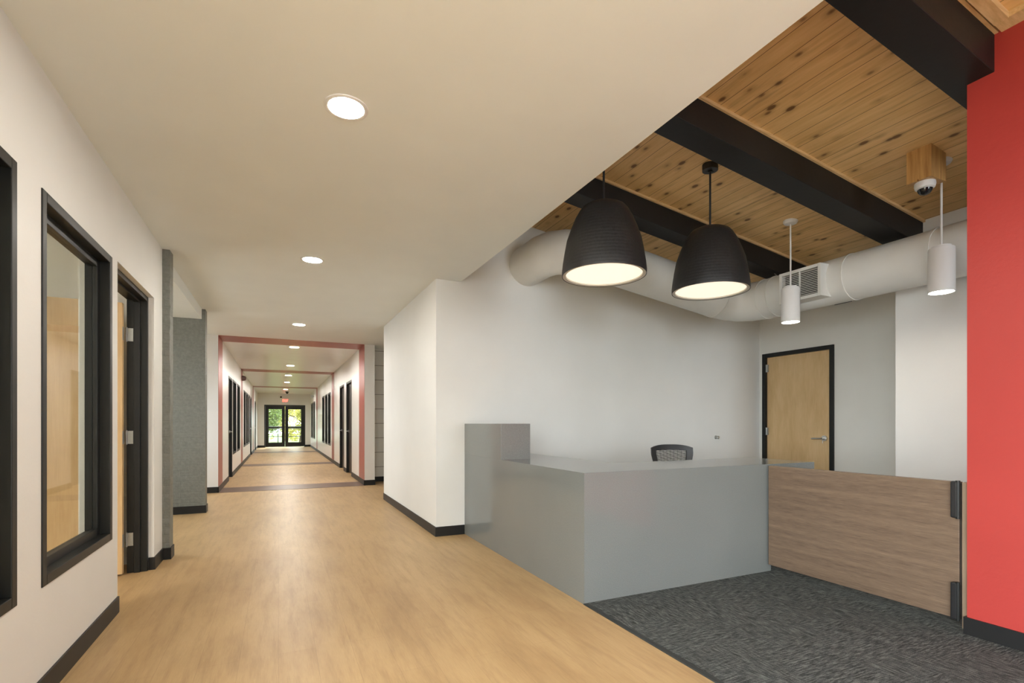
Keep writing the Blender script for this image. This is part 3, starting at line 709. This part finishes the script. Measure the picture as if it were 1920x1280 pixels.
# ------------------------------------------------------------------ duct
ZD = 2.632; XD = 5.1; YD = 4.42; R = .223
zx = lambda x: ZD+.15*(XD-x)
pts = [(2.60, YB, zx(2.6))]
for k in range(0, 5):
    a = pi/2*k/4; cx, cy, r = 2.60+.40, YD+.40, .40
    pts.append((cx-r*cos(a), cy-r*sin(a), zx(cx-r*cos(a))))
for k in range(0, 5):
    a = pi/2*k/4; cx, cy, r = XD-.34, YD-.34, .34
    pts.append((cx+r*sin(a), cy+r*cos(a), zx(cx+r*sin(a))))
pts.append((XD, -3.0, ZD))
t = thing('air_duct', (XD, YD, ZD), 'large round white-painted spiral air duct bending round the room corner', 'air duct')
MB().tube(pts, R, 48).build('duct_pipe', 'duct_paint', t, smooth=True)
def ring_at(p, d, w=.035, r=R+.006):
    p = Vector(p); d = Vector(d).normalized(); MB().cyl(p-d*w/2, p+d*w/2, r, n=48).build('joint_band', 'duct_paint', t, smooth=True)
sx = Vector((1, 0, -.15))
ring_at((3.05, YD, zx(3.05)), sx); ring_at((4.72, YD, zx(4.72)), sx)
for y in (4.02, 3.88, 3.05, 2.35): ring_at((XD, y, ZD), (0, 1, 0), .012 if y != 2.35 else .03)
b = MB().cyl((XD, 3.89, ZD+R), (XD, 3.95, roof(XD)-.2), .005, n=8); b.build('hanger_wire', 'steel', t)
X0, Y0, Y1, Z0, Z1 = 4.80, 3.195, 3.645, 2.455, 2.775
b = MB(); b.ringx(X0, 4.99, Y0, Y1, Z0, Z1, .032)
rg = b.build('supply_grille', 'duct_paint', t, bevel=.003)
b = MB(); z = Z0+.042
while z < Z1-.036:
    b.hexa([(X0+.004, Y0+.032, z-.003), (X0+.020, Y0+.032, z+.004), (X0+.020, Y1-.032, z+.004), (X0+.004, Y1-.032, z-.003)],
           [(X0+.004, Y0+.032, z+.003), (X0+.020, Y0+.032, z+.007), (X0+.020, Y1-.032, z+.007), (X0+.004, Y1-.032, z+.003)]); z += .0175
b.box(X0+.002, X0+.02, (Y0+Y1)/2-.004, (Y0+Y1)/2+.004, Z0+.03, Z1-.03)
b.build('louvre_slats', 'duct_paint', rg)
box(X0+.055, X0+.06, Y0+.033, Y1-.033, Z0+.033, Z1-.033).build('grille_back', 'black_plastic', rg)

# ------------------------------------------------------------------ outside the end doors
struct('floor_added_ground', box(-40, -2.7, -30, 28, -.3, -.1), 'concrete', 'unseen pale ground added outside the lobby openings to cut upward light', 'ground')  # ground plane added to darken the sky below the horizon
struct('floor_outside', box(-30, 30, 28.6, 70, -.25, -.05), 'grass', 'grassy ground outside the end doors', 'ground')
t = thing('railing', (.3, 30.6, -.05), 'dark metal railing outside the glass doors', 'railing')
for z, r in ((1.02, .035), (.92, .02), (.5, .018), (.1, .02)):
    MB().cyl((-3, 30.6, z), (4, 30.6, z), r, n=12).build('rail', 'black_frame', t)
for x in (-2.2, -.02, 1.9, 3.6): MB().cyl((x, 30.6, -.05), (x, 30.6, 1.05), .022, n=12).build('rail_post', 'black_frame', t)
def tree(x, y, h, rad, mat, label, n=2600, zc=.55):
    t = thing('tree', (x, y, -.05), label, 'tree', 'trees outside the glass doors')
    b = MB(); b.tube([(x, y, -.05), (x+.1, y, h*.35), (x-.05, y+.1, h*.7)], [.14, .10, .04], 10)
    for k in range(9):
        a = random.uniform(0, 2*pi); z = random.uniform(.2, .6)*h; L = rad*random.uniform(.5, .9)
        b.tube([(x, y, z), (x+cos(a)*L*.5, y+sin(a)*L*.5, z+L*.35), (x+cos(a)*L, y+sin(a)*L, z+L*.5)], [.04, .025, .01], 6)
    b.build('trunk', 'bark', t)
    b = MB(); cl = [(Vector((random.uniform(-.7, .7), random.uniform(-.6, .6), random.gauss(0, .42)))) for _ in range(26)]
    for k in range(n):
        c_ = random.choice(cl)+Vector((random.gauss(0, .13), random.gauss(0, .13), random.gauss(0, .12)))
        c_.x = max(-1.05, min(1.05, c_.x)); c_.y = max(-.95, min(.95, c_.y)); p_ = Vector((x+c_.x*rad, y+c_.y*rad, h*zc+c_.z*h*.5)); 
        if p_.z < .1: continue
        a = Vector((random.uniform(-1, 1), random.uniform(-1, 1), random.uniform(-1, 1))).normalized(); c2 = a.orthogonal().normalized(); s_ = random.uniform(.05, .11)
        b.add([p_-a*s_, p_+c2*s_*.45, p_+a*s_, p_-c2*s_*.45], [(0, 1, 2, 3)])
    b.build('foliage', mat, t)
tree(-.75, 33.0, 3.6, 1.15, 'leaves_green', 'green leafy tree behind the left glass door', 4200, zc=.45)
tree(1.35, 35.8, 3.4, 1.2, 'leaves_yellow', 'yellow-green tree behind the right glass door', 3600, zc=.5)
tree(.4, 40.0, 5.4, 2.4, 'leaves_yellow', 'sunlit tree farther back between the two nearer trees', 6000, zc=.45)
